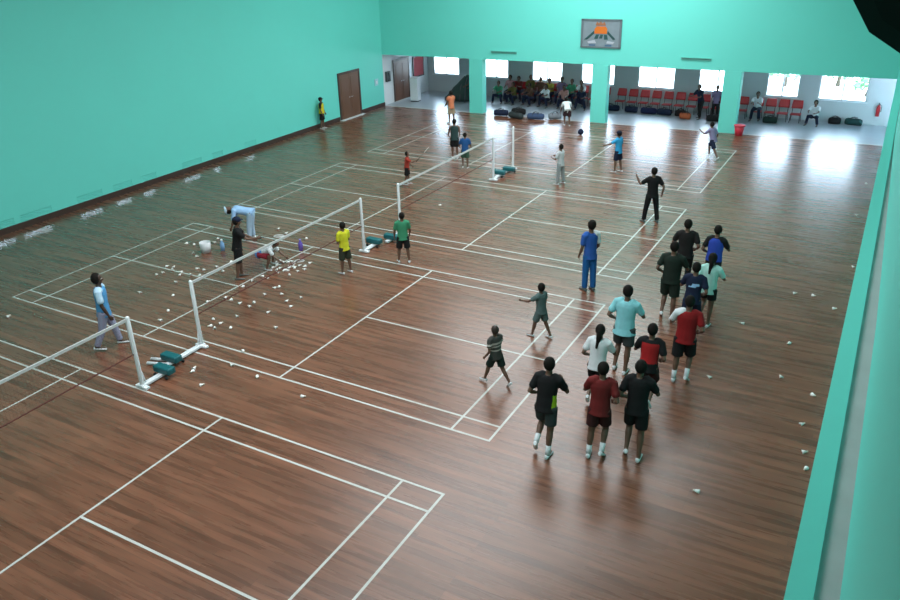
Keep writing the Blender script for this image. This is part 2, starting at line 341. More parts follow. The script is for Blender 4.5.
tree(13.0, 37.5, 2.2, 'small leafy tree outside, seen through the narrow window near the last pillar', 500, 1.3)
tree(15.6, 38.5, 2.0, 'leafy shrub outside, seen through the last wide window', 350, 1.0)
tree(17.2, 36.0, 1.2, 'low bush outside, seen low through the last wide window', 160, .7)

# nets and posts ------------------------------------------------------------------
NX = 6.5; NX2 = 6.3
def net(y0, label, NX=NX):
    n = empty('badminton_net', (NX, y0, 0), 0, label, 'net', 'badminton nets'); L = 6.1
    bm = B(); z0, z1 = .79, 1.5
    k = 0
    while k*.06 < L: box(bm, -.0008, .0008, k*.06, k*.06+.0016, z0, z1); k += 1
    z = z0
    while z < z1: box(bm, -.0008, .0008, 0, L, z, z+.0016); z += .06
    obj('mesh', bm, M_net, n)
    bm = B(); box(bm, -.012, .012, 0, L, 1.495, 1.55); obj('top_tape', bm, M_tape, n)
    bm = B(); limb(bm, [(0, 0, .78), (0, L*.5, .765), (0, L, .78)], [.012]*3, 6); obj('bottom_cord', bm, M_cord, n)
    bm = B(); box(bm, -.006, .006, 0, .03, .78, 1.494); obj('side_tape', bm, M_tape, n)
    bm = B(); box(bm, -.006, .006, L-.03, L, .78, 1.494); obj('side_tape', bm, M_tape, n)
net(CY[0]+.03, 'badminton net with white tape running out of view at the near court')
net(CY[1]+.27, 'badminton net with white tape across the court littered with shuttlecocks', NX2)
net(CY[2]+.27, 'badminton net across the third court, behind the person in green')
def post(y, sgn, dx, label, fl=1, NX=NX):
    p = empty('net_post', (NX, y, 0), 0, label, 'net post', 'net posts')
    bm = B(); limb(bm, [(0, 0, .05), (0, 0, 1.56)], [.045, .037], 12); obj('pole', bm, M_steel, p, True)
    bm = B(); box(bm, -.09, .09, -.02, .02, .02, .075, .01) if False else None
    bm.free(); bm = B(); ya, yb = sorted((-.06*sgn, (.55*fl+.2)*sgn)); box(bm, -.06, .06, ya, yb, .03, .085, .01); box(bm, -.16, .16, -.05, .05, .01, .06, .01); obj('base_foot', bm, M_steel, p)
    bm = B(); yc = .55*sgn*fl; box(bm, -.23+dx, .23+dx, yc-.1, yc+.1, .086, .23, .03); obj('weight', bm, M_weight, p)
    for xx in (-.16, .16):
        bm = B(); limb(bm, [(xx+dx, yc-.13*sgn, .041), (xx+dx, yc-.13*sgn+.03, .041)], [.04, .04], 12, False); obj('wheel', bm, M_rubber, p, True)
    bm = B(); limb(bm, [(0, .1*sgn, .06), (0, .03*sgn, .42)], [.014, .014], 8); obj('brace', bm, M_steel, p, True)
A_ = .03
post(CY[0]+6.1+.06, 1, .03, 'white net post with teal weight at the near court, by the walking person in blue')
post(CY[1]+.24, -1, -.02, 'white net post with teal weight at the near side of the shuttlecock court', 1.5, NX2)
post(CY[1]+6.1+.3, 1, -.03, 'white net post with teal weight beside the person in yellow', 1, NX2)
post(CY[2]+.24, -1, .05, 'white net post with teal weight behind the person in green')
post(CY[2]+6.1+.3, 1, -.03, 'white net post with teal weight at the far end of the third net')
post(CY[3]+.1, -1, .1, 'white net post with teal weight at the start of the furthest net')

# shuttlecocks ------------------------------------------------------------------
bm = B(); rr = [(0, .006), (.004, .011), (.012, .0135), (.025, .013)]
loft(bm, [(V((z, 0, 0)), V((0, q, 0)), V((0, 0, q))) for z, q in rr], 10, 1)
loft(bm, [(V((z, 0, 0)), V((0, q, 0)), V((0, 0, q))) for z, q in ((.025, .012), (.05, .022), (.088, .034), (.088, .031), (.03, .011))], 16, 0)
me_s = bpy.data.meshes.new('shuttlecock'); bm.to_mesh(me_s); bm.free(); me_s.materials.append(M_feather); me_s.materials.append(M_cork)
SPOTS = [(4.42, 3.5), (4.4, 4.3), (4.5, 4.2), (2.75, 5.85), (2.2, 4.45), (2.55, 4.75), (4.57, 5.75)]; NFIX = len(SPOTS)
def shuttle(x, y, label, group):
    if any(math.hypot(x-a, y-b) < (.34 if i < NFIX else .125) for i, (a, b) in enumerate(SPOTS)): return False
    SPOTS.append((x, y))
    o = bpy.data.objects.new('shuttlecock', me_s); COL.objects.link(o)
    o.rotation_euler = (0, R(12.5), random.uniform(0, 6.28)); o.location = (x, y, .0355); o.scale = (1.13,)*3
    tag(o, label, 'shuttlecock', group)
CLUST = [(3.24,3.74),(2.98,3.43),(3.44,4.11),(4.16,3.48),(4.86,2.99),(4.77,2.03),(4.96,2.42),(5.17,2.25),(5.53,2.33),(5.78,2.24),(5.85,2.41),(5.89,1.72),(5.63,1.3),(5.9,1.3),(5.88,1.05),(5.73,0.98),(6.28,1.12),(5.65,2.94),(5.61,3.33),(5.74,3.39),(6.15,3.13),(6.46,2.94),(6.79,2.73),(6.59,3.22),(6.5,2.24),(7.1,1.66),(5.02,3.73),(5.02,4.16),(5.53,4.15),(5.53,4.63),(4.63,4.5),(4.78,4.57),(4.97,4.48),(4.84,4.78),(4.99,4.95),(7.33,0.44),(7.42,-0.07),(8.32,-0.26),(7.54,-0.91),(9.64,-0.35),(6.93,-0.71),(6.85,-0.47),(4.77,3.44),(4.34,4.27),(4.33,4.08),(1.19,4.6),(1.5,4.63),(1.9,4.25),(2.31,4.05),(1.82,5.08),(1.77,5.3),(2.08,3.2),(2.22,3.27),(2.64,3.01),(2.81,2.94),(2.29,2.57),(3.21,3.44),(3.75,3.55),(3.39,3.08),(2.21,2.8),(3.02,3.05),(2.29,3.1),(2.84,6.88),(3.33,6.67),(4.27,3.95),(4.52,3.63),(4.84,3.74),(4.58,4.51),(4.74,4.49),(4.77,4.61),(5.06,4.44),(5.03,4.63),(5.04,4.74),(5.16,4.69),(5.11,4.87),(4.92,4.99),(5.6,4.6),(5.48,5.1),(5.19,4.91),(4.17,6.45),(4.74,4.7),(4.86,4.45),(4.63,4.59),(5.21,4.56),(5.29,4.6),(4.94,4.69),(2.69,1.61),(3.7,1.8),(4.27,1.12),(4.41,0.71),(3.02,2.5)]
for x, y in CLUST: shuttle(x, y, 'white shuttlecock lying among many on the wooden floor around the net', 'shuttlecocks scattered around the second net')
made = 0
for k in range(400):
    a = random.uniform(0, 6.28); q = random.uniform(0, 1)**.5
    if made < 24 and shuttle(5.0+.6*q*math.cos(a), 4.62+.3*q*math.sin(a), 'white shuttlecock in the dense heap by the crouching child', 'shuttlecocks heaped by the crouching child') is not False: made += 1
for x, y in [(17.3,8.7),(17.71,8.7),(18.21,8.19),(16.38,6.49),(18.3,11.05),(18.17,15.44),(18.21,18.94),(15.64,6.11),(16.4,6.49),(17.45,5.92),(16.25,3.87),(17.5,4.53),(18.21,4.01),(18.3,4.01),(18.15,2.99),(18.3,2.13),(18.3,1.58),(16.84,0.26)]: shuttle(x, y, 'white shuttlecock lying alone on open floor between joggers and teal side wall', 'shuttlecocks along the side wall')
shuttle(.99, -.71, 'single white shuttlecock beyond the near court corner, close to the teal wall', None)
shuttle(6.14, 10.82, 'single white shuttlecock lying under the third court net', None)
# shuttle containers
c = empty('shuttle_carton', (2.2, 4.45, 0), .4, 'white bucket for shuttlecocks standing open on the court', 'bucket')
bm = B(); loft(bm, [(V((0, 0, 0)), V((.13, 0, 0)), V((0, .13, 0))), (V((0, 0, .3)), V((.16, 0, 0)), V((0, .16, 0))), (V((0, 0, .3)), V((.145, 0, 0)), V((0, .145, 0))), (V((0, 0, .02)), V((.12, 0, 0)), V((0, .12, 0)))], 18); obj('body', bm, M_shoe, c)
bm = B(); limb(bm, [(-.16, 0, .27), (-.14, .1, .2), (0, .17, .16), (.14, .1, .2), (.16, 0, .27)], [.006]*5, 6); obj('handle', bm, M_steel, c)
c = empty('blue_bottle', (2.55, 4.75, 0), 0, 'small pale blue bottle standing near the white bucket', 'bottle')
bm = B(); loft(bm, [(V((0, 0, z)), V((q, 0, 0)), V((0, q, 0))) for z, q in ((0, .06), (.2, .065), (.27, .03), (.3, .03))], 12); obj('body', bm, mat('blue_bottle', (.2, .38, .65), .4), c, True)
bm = B(); loft(bm, [(V((0, 0, z)), V((q, 0, 0)), V((0, q, 0))) for z, q in ((.3, .034), (.34, .034))], 12); obj('cap', bm, M_alu, c)
c = empty('purple_bottle', (4.57, 5.75, 0), 0, 'small purple bottle standing on the court beside the net', 'bottle')
bm = B(); loft(bm, [(V((0, 0, z)), V((q, 0, 0)), V((0, q, 0))) for z, q in ((0, .06), (.2, .062), (.26, .03), (.29, .03))], 12); obj('body', bm, mat('purple_bottle', (.16, .1, .5), .4), c, True)
bm = B(); loft(bm, [(V((0, 0, z)), V((q, 0, 0)), V((0, q, 0))) for z, q in ((.29, .034), (.33, .034))], 12); obj('cap', bm, mat('purple_cap', (.3, .25, .6), .4), c)
for k, (x, y, rz, lab) in enumerate(((5.95, -.62, .3, 'white cardboard shuttlecock tube lying nearest the two teal weights'), (6.02, -.78, .35, 'white cardboard shuttlecock tube lying beside its twin by the near net post'))):
    c = empty('shuttle_tube', (x, y, 0), rz, lab, 'tube', 'shuttlecock tubes on the floor')
    bm = B(); limb(bm, [(-.19, 0, .036), (.19, 0, .036)], [.035, .035], 14, False); obj('tube', bm, M_shoe, c, True)
    for q in (-1, 1):
        bm = B(); limb(bm, [(q*.19, 0, .036), (q*.2, 0, .036)], [.0358, .0358], 14, False); obj('cap', bm, M_alu, c)

# chairs ------------------------------------------------------------------
ch = empty('plastic_chair', (0, 0, 0), math.pi, 'x', 'chair', 'red chairs along the lobby wall')
bm = B(); box(bm, -.22, .22, -.2, .22, .345, .38, .015); obj('seat', bm, M_red, ch)
bm = B(); loft(bm, [(V((0, -.2+.0-.12*t, .58+.34*t)), V((.235-.03*t*t, 0, 0)), V((0, .018, 0))) for t in (0, .2, .5, .8, 1)], 16)
obj('backrest', bm, M_red, ch, True)
for sx_ in (-1, 1):
    bm = B(); limb(bm, [(sx_*.18, .17, .35), (sx_*.21, .2, .008)], [.014, .014], 8, False); obj('leg', bm, M_dark, ch)
    bm = B(); limb(bm, [(sx_*.18, -.29, .8), (sx_*.18, -.19, .37), (sx_*.21, -.25, .008)], [.012, .014, .014], 8, False); obj('leg', bm, M_dark, ch)
ordn = ['first', 'second', 'third', 'fourth', 'fifth', 'sixth', 'seventh', 'eighth', 'ninth', 'tenth', 'eleventh', 'twelfth', 'thirteenth', 'fourteenth']
CHY = 27.85
xs1 = [.75+.57*k for k in range(10)]; xs2 = [6.7+.575*k for k in range(11)]; xs3 = [13.1, 13.65, 14.2, 14.75]
first = True; chairs = []
for bay, xs in (('behind the first two pillars', xs1), ('in the middle bay', xs2), ('past the last pillar', xs3)):
    for k, x in enumerate(xs):
        c = ch if first else copy_tree(ch); first = False
        c.location = (x, CHY, 0); c['label'] = 'red plastic chair, %s of the row %s under the windows' % (ordn[k], bay)

# people ------------------------------------------------------------------
def remesh(bm, vox, smooth=4, mats=(), sm=.5):
    me = bpy.data.meshes.new('tmp'); bmesh.ops.recalc_face_normals(bm, faces=bm.faces); bm.to_mesh(me); bm.free()
    o = bpy.data.objects.new('tmp', me); COL.objects.link(o)
    m = o.modifiers.new('r', 'REMESH'); m.mode = 'VOXEL'; m.voxel_size = vox; m.use_smooth_shade = True
    if smooth: q = o.modifiers.new('s', 'SMOOTH'); q.factor = sm; q.iterations = smooth
    dg = bpy.context.evaluated_depsgraph_get()
    out = bpy.data.meshes.new_from_object(o.evaluated_get(dg)); bpy.data.objects.remove(o); bpy.data.meshes.remove(me)
    return out
def lerp(a, b, t): return a + (b-a)*t
def person(label, x, y, rz, H, P, O, group=None, vox=.0125, build=1.0, z=0, name='person'):
    """P: lean, side, th, kn, ab, sh, sa, el, ei, hy (head yaw), hp (head pitch); pairs are (left, right), degrees"""
    g = lambda k, d: P.get(k, d)
    root = empty(name, (x, y, z), R(rz), label, 'person', group)
    lean = R(g('lean', 4)); tw = R(g('twist', 0)); h = H; bw = build
    X0 = Vector((1, 0, 0)); up = Vector((0, math.sin(lean), math.cos(lean))); fw = Vector((0, math.cos(lean), -math.sin(lean)))
    sx1 = (X0*math.cos(tw) + fw*math.sin(tw)); sf1 = (fw*math.cos(tw) - X0*math.sin(tw))
    pel = Vector((0, 0, 0)); joints = {}; low = 1e9
    for i, s in enumerate((-1, 1)):
        th = R(g('th', (0, 0))[i]); kn = R(g('kn', (4, 4))[i]); ab = R(g('ab', (3, 3))[i])
        hip = pel + Vector((s*.054*h*bw, 0, 0))
        d1 = Vector((s*math.sin(ab), math.sin(th)*math.cos(ab), -math.cos(th)*math.cos(ab)))
        kne = hip + d1*.245*h
        a2 = th-kn; d2 = Vector((s*math.sin(ab)*.7, math.sin(a2), -math.cos(a2))).normalized()
        ank = kne + d2*.235*h
        fa = a2 if abs(a2) > R(28) else 0
        if 'fa' in P: fa = R(P['fa'][i])
        fd = Vector((s*.12, math.cos(fa), math.sin(fa))).normalized(); fu = Vector((0, -math.sin(fa), math.cos(fa)))
        sole = ank - fu*.039*h
        low = min(low, (sole + fd*.1*h).z, (sole - fd*.035*h).z)
        joints[s] = [hip, kne, ank, fd, fu, sole]
    lift = Vector((0, 0, -low)); pel = pel + lift
    for s in joints: joints[s] = [q+lift if k in (0, 1, 2, 5) else q for k, q in enumerate(joints[s])]
    chest = pel + up*.29*h
    arms = {}
    for i, s in enumerate((-1, 1)):
        sh = R(g('sh', (0, 0))[i]); sa = R(g('sa', (9, 9))[i]); el = R(g('el', (12, 12))[i]); ei = R(g('ei', (8, 8))[i])
        shl = chest + sx1*s*.108*h*bw - up*.012*h
        def dr(a, out): return (sx1*s*math.sin(out) + (Vector((0, math.sin(a), -math.cos(a))))*math.cos(out)).normalized()
        base = lean*.5
        d1 = dr(sh+base, sa); elb = shl + d1*.172*h
        d2 = dr(sh+base+el, sa*.6-ei) if abs(math.degrees(sa)) < 70 else (dr(sh+base, sa)*math.cos(el) + Vector((0, .3, .95))*math.sin(el)).normalized()
        wr = elb + d2*.142*h
        arms[s] = [shl, elb, wr, d1, d2]
    hd_up = (up*math.cos(R(g('hp', 0))) + fw*math.sin(R(g('hp', 0)))).normalized()
    # keep the head near upright
    hd_up = (hd_up*.45 + Vector((0, 0, 1))*.55).normalized() if g('upright', True) else hd_up
    neck = chest + up*.03*h; hc = neck + up*.03*h + hd_up*.072*h
    hf0 = Vector((0, 1, 0)); hf0 = (hf0 - hd_up*hf0.dot(hd_up)).normalized(); hx0 = hf0.cross(hd_up)
    hy = R(g('hy', 0)); hx = hx0*math.cos(hy)+hf0*math.sin(hy)*1.0; hf = hf0*math.cos(hy)-hx0*math.sin(hy); hh = .068*h
    # ---- body surface
    bm = B()
    def torso(bm, spec, off=0):
        loft(bm, [(pel + up*zz*h, (X0 if zz < .12 else sx1)*(a*h*bw+off), (fw if zz < .12 else sf1)*(b*h*bw+off)) for zz, a, b in spec], 16)
    TOR = [(-.035, .07, .055), (0, .092, .066), (.05, .09, .064), (.11, .08, .056), (.19, .092, .062), (.25, .102, .064), (.287, .098, .056), (.31, .058, .042)]
    torso(bm, TOR)
    limb(bm, [chest+up*.005*h, neck, hc-hd_up*.03*h], [.042*h, .033*h, .032*h])
    loft(bm, [(hc + hd_up*hh*zz + hf*hh*o, hx*hh*a, hf*hh*b) for zz, o, a, b in ((-1, .3, .22, .2), (-.85, .25, .42, .42), (-.55, .1, .6, .68), (-.1, 0, .7, .86), (.3, -.04, .73, .9), (.65, -.05, .62, .76), (.88, -.05, .38, .48), (1, -.05, .15, .2))], 14)
    ellipsoid(bm, hc + hf*hh*.9 - hd_up*hh*.12, (hx*hh*.13, hf*hh*.2, hd_up*hh*.24), 8, 6)
    for s in (-1, 1): ellipsoid(bm, hc + hx*s*hh*.73 - hf*hh*.05, (hx*hh*.09, hf*hh*.16, hd_up*hh*.24), 8, 6)
    for s in (-1, 1):
        hip, kne, ank, fd, fu, sole = joints[s]
        c = lerp(kne, ank, .3) - Vector((0, 1, 0))*.004*h
        limb(bm, [hip, lerp(hip, kne, .45), kne, c, lerp(kne, ank, .65), ank], [.054*h*bw, .046*h*bw, .033*h, .034*h, .025*h, .021*h], 12)
        limb(bm, [ank-fu*.012*h-fd*.02*h, sole+fd*.03*h+fu*.02*h, sole+fd*.095*h+fu*.013*h], [.021*h, .02*h, .014*h], 10)
        shl, elb, wr, d1, d2 = arms[s]
        limb(bm, [chest+sx1*s*.07*h, shl, lerp(shl, elb, .4), elb, lerp(elb, wr, .3), wr], [.04*h, .034*h, .028*h, .022*h, .023*h, .0155*h], 12)
        # hand: palm, four unequal bent fingers, thumb off the side of the palm
        pn = (sx1*s*-1); pn = (pn - d2*pn.dot(d2)).normalized(); sd = d2.cross(pn).normalized()
        if sd.y + sd.z*.5 < 0: sd = -sd
        pc = wr + d2*.03*h
        loft(bm, [(wr + d2*q*h, sd*a*h, pn*b*h) for q, a, b in ((-.004, .014, .013), (.012, .019, .011), (.035, .023, .011), (.052, .022, .009))], 10)
        cv = g('curl', 25)
        for k, fl in enumerate((.036, .042, .04, .031)):
            o_ = sd*(.018-.012*k)*h; b0 = wr + d2*.048*h + o_; e1 = (d2*math.cos(R(cv)) + pn*math.sin(R(cv)) + sd*(.12-.08*k)).normalized()
            b1 = b0 + e1*fl*.55*h; e2 = (d2*math.cos(R(cv*2)) + pn*math.sin(R(cv*2)) + sd*(.1-.07*k)).normalized()
            limb(bm, [b0-d2*.01*h, b0, b1, b1+e2*fl*.45*h], [.0055*h, .0055*h, .005*h, .0042*h], 6)
        tb = wr + d2*.016*h + sd*.016*h; td = (d2*.75 + sd*.6 + pn*.3).normalized()
        limb(bm, [tb, tb+td*.022*h, tb+td*.022*h+(d2*.9+pn*.35+sd*.2).normalized()*.018*h], [.0075*h, .0065*h, .005*h], 6)
    me = remesh(bm, vox, 3)
    skin = O.get('skin', M_skin)
    b = obj('body', me, [skin, M_eye, M_lip, M_hair], root)
    for s in (-1, 1):
        ec = hc + hf*hh*.8 + hx*s*hh*.28 + hd_up*hh*.06
        for p_ in me.polygons:
            q = p_.center - ec
            if q.length < hh*.24:
                if abs(q.dot(hd_up)) < hh*.08 and abs(q.dot(hx)) < hh*.15: p_.material_index = 1 if abs(q.dot(hx)) > hh*.05 else 3
                elif hh*.12 < q.dot(hd_up) < hh*.22: p_.material_index = 3
    mc = hc + hf*hh*.82 - hd_up*hh*.47
    for p_ in me.polygons:
        q = p_.center - mc
        if abs(q.dot(hd_up)) < hh*.085 and abs(q.dot(hx)) < hh*.25 and abs(q.dot(hf)) < hh*.35: p_.material_index = 2
    cvx = max(vox*1.1, .013)
    # ---- clothing
    T = O.get('top'); Bt = O.get('bottom')
    def sleeves(bm, frac, off, sides=(-1, 1)):
        for s in sides:
            shl, elb, wr, d1, d2 = arms[s]
            if frac <= 1: limb(bm, [chest+sx1*s*.06*h, shl, lerp(shl, elb, .4), lerp(shl, elb, frac)], [.046*h+off, .036*h+off, .031*h+off*1.2, .03*h+off*1.6], 12)
            else: limb(bm, [chest+sx1*s*.06*h, shl, lerp(shl, elb, .4), elb, lerp(elb, wr, frac-1)], [.046*h+off, .036*h+off, .03*h+off, .025*h+off, .019*h+off], 12)
    if T:
        hem = T.get('hem', -.05); off = .011
        bm = B(); sp = [(hem, .098+T.get('flare', .008), .074+T.get('flare', .008))] + [(max(0, hem+.02), .097, .071), (.05, .094, .069), (.11, .088, .063), (.19, .096, .066), (.25, .105, .067), (.287, .1, .059), (.312, .06, .046)]
        torso(bm, sp, off)
        own = [s for s, k in ((-1, 'sl'), (1, 'sr')) if k not in T]
        if T.get('sleeve', .6) > 0: sleeves(bm, T.get('sleeve', .6), off, own)
        mats = [T['m']] + ([T['m2']] if 'm2' in T else [])
        so_ = obj('shirt', remesh(bm, cvx, 3), mats, root)
        if 'fn' in T:
            for p_ in so_.data.polygons:
                q = p_.center - pel
                if T['fn']((q.dot(sx1)/h, q.dot(sf1)/h, q.dot(up)/h)): p_.material_index = 1
        for s, k in ((-1, 'sl'), (1, 'sr')):
            if k in T:
                bm = B(); sleeves(bm, T.get('sleeve', .6), off+.003, (s,)); o_ = obj('sleeve', remesh(bm, cvx, 2), T[k], root)
    if 'vest' in O:
        bm = B(); torso(bm, [(-.02, .108, .084), (.05, .1, .077), (.11, .094, .071), (.19, .1, .074), (.25, .1, .075), (.29, .075, .067), (.305, .06, .05)], .015); obj('bib', remesh(bm, cvx, 3), O['vest'], root)
    if Bt:
        kind, m, ln = Bt; off = .010
        bm = B(); torso(bm, [(-.045, .085, .064), (-.02, .098, .073), (.02, .096, .07), (.065, .09, .066)], off)
        for s in (-1, 1):
            hip, kne, ank, fd, fu, sole = joints[s]
            if kind == 'shorts': limb(bm, [hip, lerp(hip, kne, ln*.5), lerp(hip, kne, ln)], [.056*h*bw+off, .053*h*bw+off*1.2, .049*h*bw+off*1.9], 12, False)
            else: limb(bm, [hip, lerp(hip, kne, .45), kne, lerp(kne, ank, .5), lerp(kne, ank, ln)], [.056*h*bw+off, .049*h*bw+off, .038*h+off*1.2, .034*h+off*1.3, .03*h+off*1.6], 12, False)
        obj('trousers' if kind != 'shorts' else 'shorts', remesh(bm, cvx, 3), m, root)
    for s in (-1, 1):
        hip, kne, ank, fd, fu, sole = joints[s]; w = fd.cross(fu).normalized()
        if O.get('sock') is not None:
            bm = B(); limb(bm, [lerp(kne, ank, .62), lerp(kne, ank, .85), ank], [.0285*h, .0255*h, .0265*h], 10, False); obj('sock', bm, O['sock'], root, True)
        if O.get('shoe', M_shoe):
            bm = B()
            for q, a, t_ in ():
                pass
            rings = []
            for q, a, t_ in ((-.042, .012, .028), (-.036, .02, .042), (-.012, .023, .045), (.03, .022, .032), (.075, .025, .024), (.1, .021, .018), (.112, .009, .010)):
                rings.append((sole + fd*q*h + fu*(t_*.5*h+.002), w*a*h, fu*t_*.5*h))
            loft(bm, rings, 12)
            # flat sole
            for v in bm.verts:
                dz = (v.co - sole).dot(fu)
                if dz < .004*h: v.co += fu*(.001-dz)
            for p_ in bm.faces:
                if all((v.co-sole).dot(fu) < .012*h for v in p_.verts): p_.material_index = 1
            obj('shoe', bm, [O.get('shoe', M_shoe), M_sole], root)
    hm = O.get('hair', M_hair)
    if O.get('cap'):
        bm = B(); ellipsoid(bm, hc + hd_up*hh*.32 - hf*hh*.06, (hx*hh*.82, hf*hh*1.0, hd_up*hh*.78), 14, 8); c_ = obj('cap', bm, O['cap'], root, True)
        bm = B(); loft(bm, [(hc + hf*hh*(.7+q) + hd_up*hh*(.4-.1*q), hx*hh*a, hd_up*hh*.05) for q, a in ((0, .68), (.3, .62), (.6, .4), (.7, .15))], 10); obj('brim', bm, O['cap'], c_, True)
    bm = B(); hs = O.get('hs', 1.0)
    ellipsoid(bm, hc + hd_up*hh*.1 - hf*hh*.2, (hx*hh*.84*hs, hf*hh*.84*hs, hd_up*hh*1.02*hs), 14, 10)
    if O.get('long'):
        limb(bm, [hc - hf*hh*.7, hc - hf*hh*1.0 - hd_up*hh*.8, neck - sf1*.05*h - up*.03*h, chest - sf1*.085*h - up*.06*h], [hh*.5, hh*.42, hh*.36, hh*.2], 10)
    if O.get('bun'): ellipsoid(bm, hc - hf*hh*1.0 + hd_up*hh*.4, (hx*hh*.4, hf*hh*.4, hd_up*hh*.4), 10, 6)
    ob = obj('hair', remesh(bm, .012, 1) if vox < .02 else bm, hm, root, True)
    root['_hand'] = 0
    del root['_hand']
    wrm = Matrix.Translation(root.location) @ Matrix.Rotation(R(rz), 4, 'Z')
    return root, {s: (wrm @ (arms[s][2] + arms[s][4]*.045*h), (wrm.to_3x3() @ arms[s][4])) for s in arms}
def racket(grip, d, label, side=None):
    d = d.normalized(); q = d.to_track_quat('Y', 'Z')
    k = empty('badminton_racket', grip, 0, label, 'racket', 'rackets in hands'); k.rotation_euler = q.to_euler()
    bm = B(); limb(bm, [(0, -.08, 0), (0, .1, 0)], [.015, .013], 8); obj('grip', bm, M_rubber, k, True)
    bm = B(); limb(bm, [(0, .1, 0), (0, .36, 0)], [.005, .004], 8); obj('shaft', bm, M_dark, k, True)
    bm = B(); pts = [(.1*math.sin(a), .49-.13*math.cos(a), 0) for a in [i*2*math.pi/20 for i in range(21)]]; limb(bm, pts, [.0055]*21, 6, False); obj('head_frame', bm, M_alu, k, True)
    bm = B()
    for i in range(-5, 6):
        t = i/6; w = .1*math.sqrt(1-t*t); box(bm, -w, w, .49+.13*t-.0012, .49+.13*t+.0012, -.001, .001)
        w = .13*math.sqrt(1-t*t); box(bm, .1*t-.0012, .1*t+.0012, .49-w, .49+w, -.001, .001)
    obj('strings', bm, M_tape, k)
    return k
C = cloth
BLK = C('black', (.012, .012, .013)); DGR = C('dark_green', (.016, .026, .02)); NAVY = C('navy', (.012, .018, .045)); WHT = C('white', (.72, .75, .78))
CYAN = C('cyan', (.26, .62, .68)); MAR = C('maroon', (.16, .018, .018)); RED = C('red', (.40, .018, .02)); MINT = C('mint', (.42, .72, .66)); BLUE = C('blue', (.03, .07, .42))
SKYB = C('sky_blue', (.09, .32, .62)); LAV = C('lavender_grey', (.3, .3, .42)); YEL = C('yellow', (.62, .60, .03)); GRN = C('green', (.05, .26, .14)); DGY = C('dark_grey', (.04, .05, .052))
ORG = C('orange', (.62, .2, .1)); PUR = C('pale_purple', (.26, .23, .38)); LBL = C('light_blue', (.35, .56, .85)); GRT = C('grey_teal', (.10, .15, .15)); ROYAL = C('royal_blue', (.015, .12, .36)); BRB = C('bright_blue', (.04, .36, .68))
LIME = C('lime', (.4, .5, .02)); STR = C('striped_grey', (.3, .3, .3)); OLV = C('olive', (.12, .11, .03)); BRN = C('brown', (.12, .06, .04)); PNK = C('pink', (.5, .25, .28))
def run(a, lean=9, k=1.0):
    if a: return dict(lean=lean, th=(-6, 24*k), kn=(8, 78*k), sh=(20, -34), el=(98, 88), sa=(22, 20), ei=(48, 30), ab=(1, 1), twist=7, curl=55)
    return dict(lean=lean, th=(22*k, -8), kn=(74*k, 10), sh=(-34, 20), el=(88, 98), sa=(20, 22), ei=(30, 48), ab=(1, 1), twist=-7, curl=55)
GJ = 'joggers running beside the courts'
person('jogger in black tee with lime side stripe, running apart at the court corner', 14.36, .2, 6, 1.76, run(0, 12), dict(top=dict(m=BLK, m2=LIME, fn=lambda q: q[0] > .075 and q[1] > -.06 and .0 < q[2] < .13), bottom=('shorts', DGY, .75), sock=WHT), GJ)
person('jogger in maroon tee and dark shorts in the front row of the pack', 15.18, .5, 4, 1.72, run(1, 8, .6), dict(top=dict(m=MAR), bottom=('shorts', C('dark_maroon', (.05, .015, .015)), .75), sock=WHT), GJ)
person('jogger in plain black tee and black shorts beside the maroon-shirted runner', 15.72, .78, 10, 1.76, run(0, 8, .7), dict(top=dict(m=BLK), bottom=('shorts', BLK, .8)), GJ)
person('jogger in white tee with long dark hair behind the maroon-shirted runner', 14.62, 1.98, 4, 1.62, run(0), dict(top=dict(m=WHT), bottom=('shorts', BLK, .8), long=1, shoe=M_shoe), GJ)
person('jogger in black tee with bright red back, running behind the all-black runner', 15.48, 2.25, 0, 1.70, run(1), dict(top=dict(m=BLK, m2=RED, fn=lambda q: q[1] < 0 and .06 < q[2] < .28 and abs(q[0]) < .09), bottom=('shorts', C('dark_maroon', (.05, .015, .015)), .8)), GJ)
person('tall jogger in pale cyan shirt and dark shorts', 14.66, 3.45, 2, 1.82, run(0, 5, .5), dict(top=dict(m=CYAN, hem=-.07, flare=.018), bottom=('shorts', DGY, .8), skin=M_skin), GJ, build=1.08)
person('jogger in red shirt with one white sleeve and black shorts', 15.82, 3.55, 2, 1.76, run(1, 6, .6), dict(top=dict(m=C('deep_red', (.26, .012, .014)), sl=WHT), bottom=('shorts', BLK, .9), sock=WHT, build=1.05), GJ, build=1.08)
person('jogger in dark green tee and shorts behind the cyan-shirted runner', 14.86, 6.15, 4, 1.78, run(0, 5, .6), dict(top=dict(m=DGR), bottom=('shorts', DGR, .9)), GJ, build=1.1)
person('jogger in black tee at the head of the pack beside the court edge', 14.75, 7.85, 8, 1.76, run(1, 5), dict(top=dict(m=C('soft_black', (.018, .016, .016))), bottom=('trousers', BLK, .9)), GJ, build=1.05)
person('jogger in navy tee with white print on the back', 15.5, 5.45, 0, 1.68, run(1), dict(top=dict(m=NAVY, m2=LBL, fn=lambda q: q[1] < 0 and .17 < q[2] < .22 and abs(q[0]-.02*(1 if q[2] > .19 else -1)) < .045), bottom=('shorts', NAVY, .9)), GJ)
person('jogger in mint shirt with long black hair and black shorts', 15.68, 6.2, 0, 1.66, run(0, 6), dict(top=dict(m=MINT, hem=-.06), bottom=('shorts', BLK, .6), long=1, hs=1.05), GJ)
person('jogger in black tee under a blue bib at the head of the pack', 15.42, 7.9, -2, 1.70, run(0), dict(top=dict(m=BLK), vest=BLUE, bottom=('shorts', BLK, .8)), GJ)
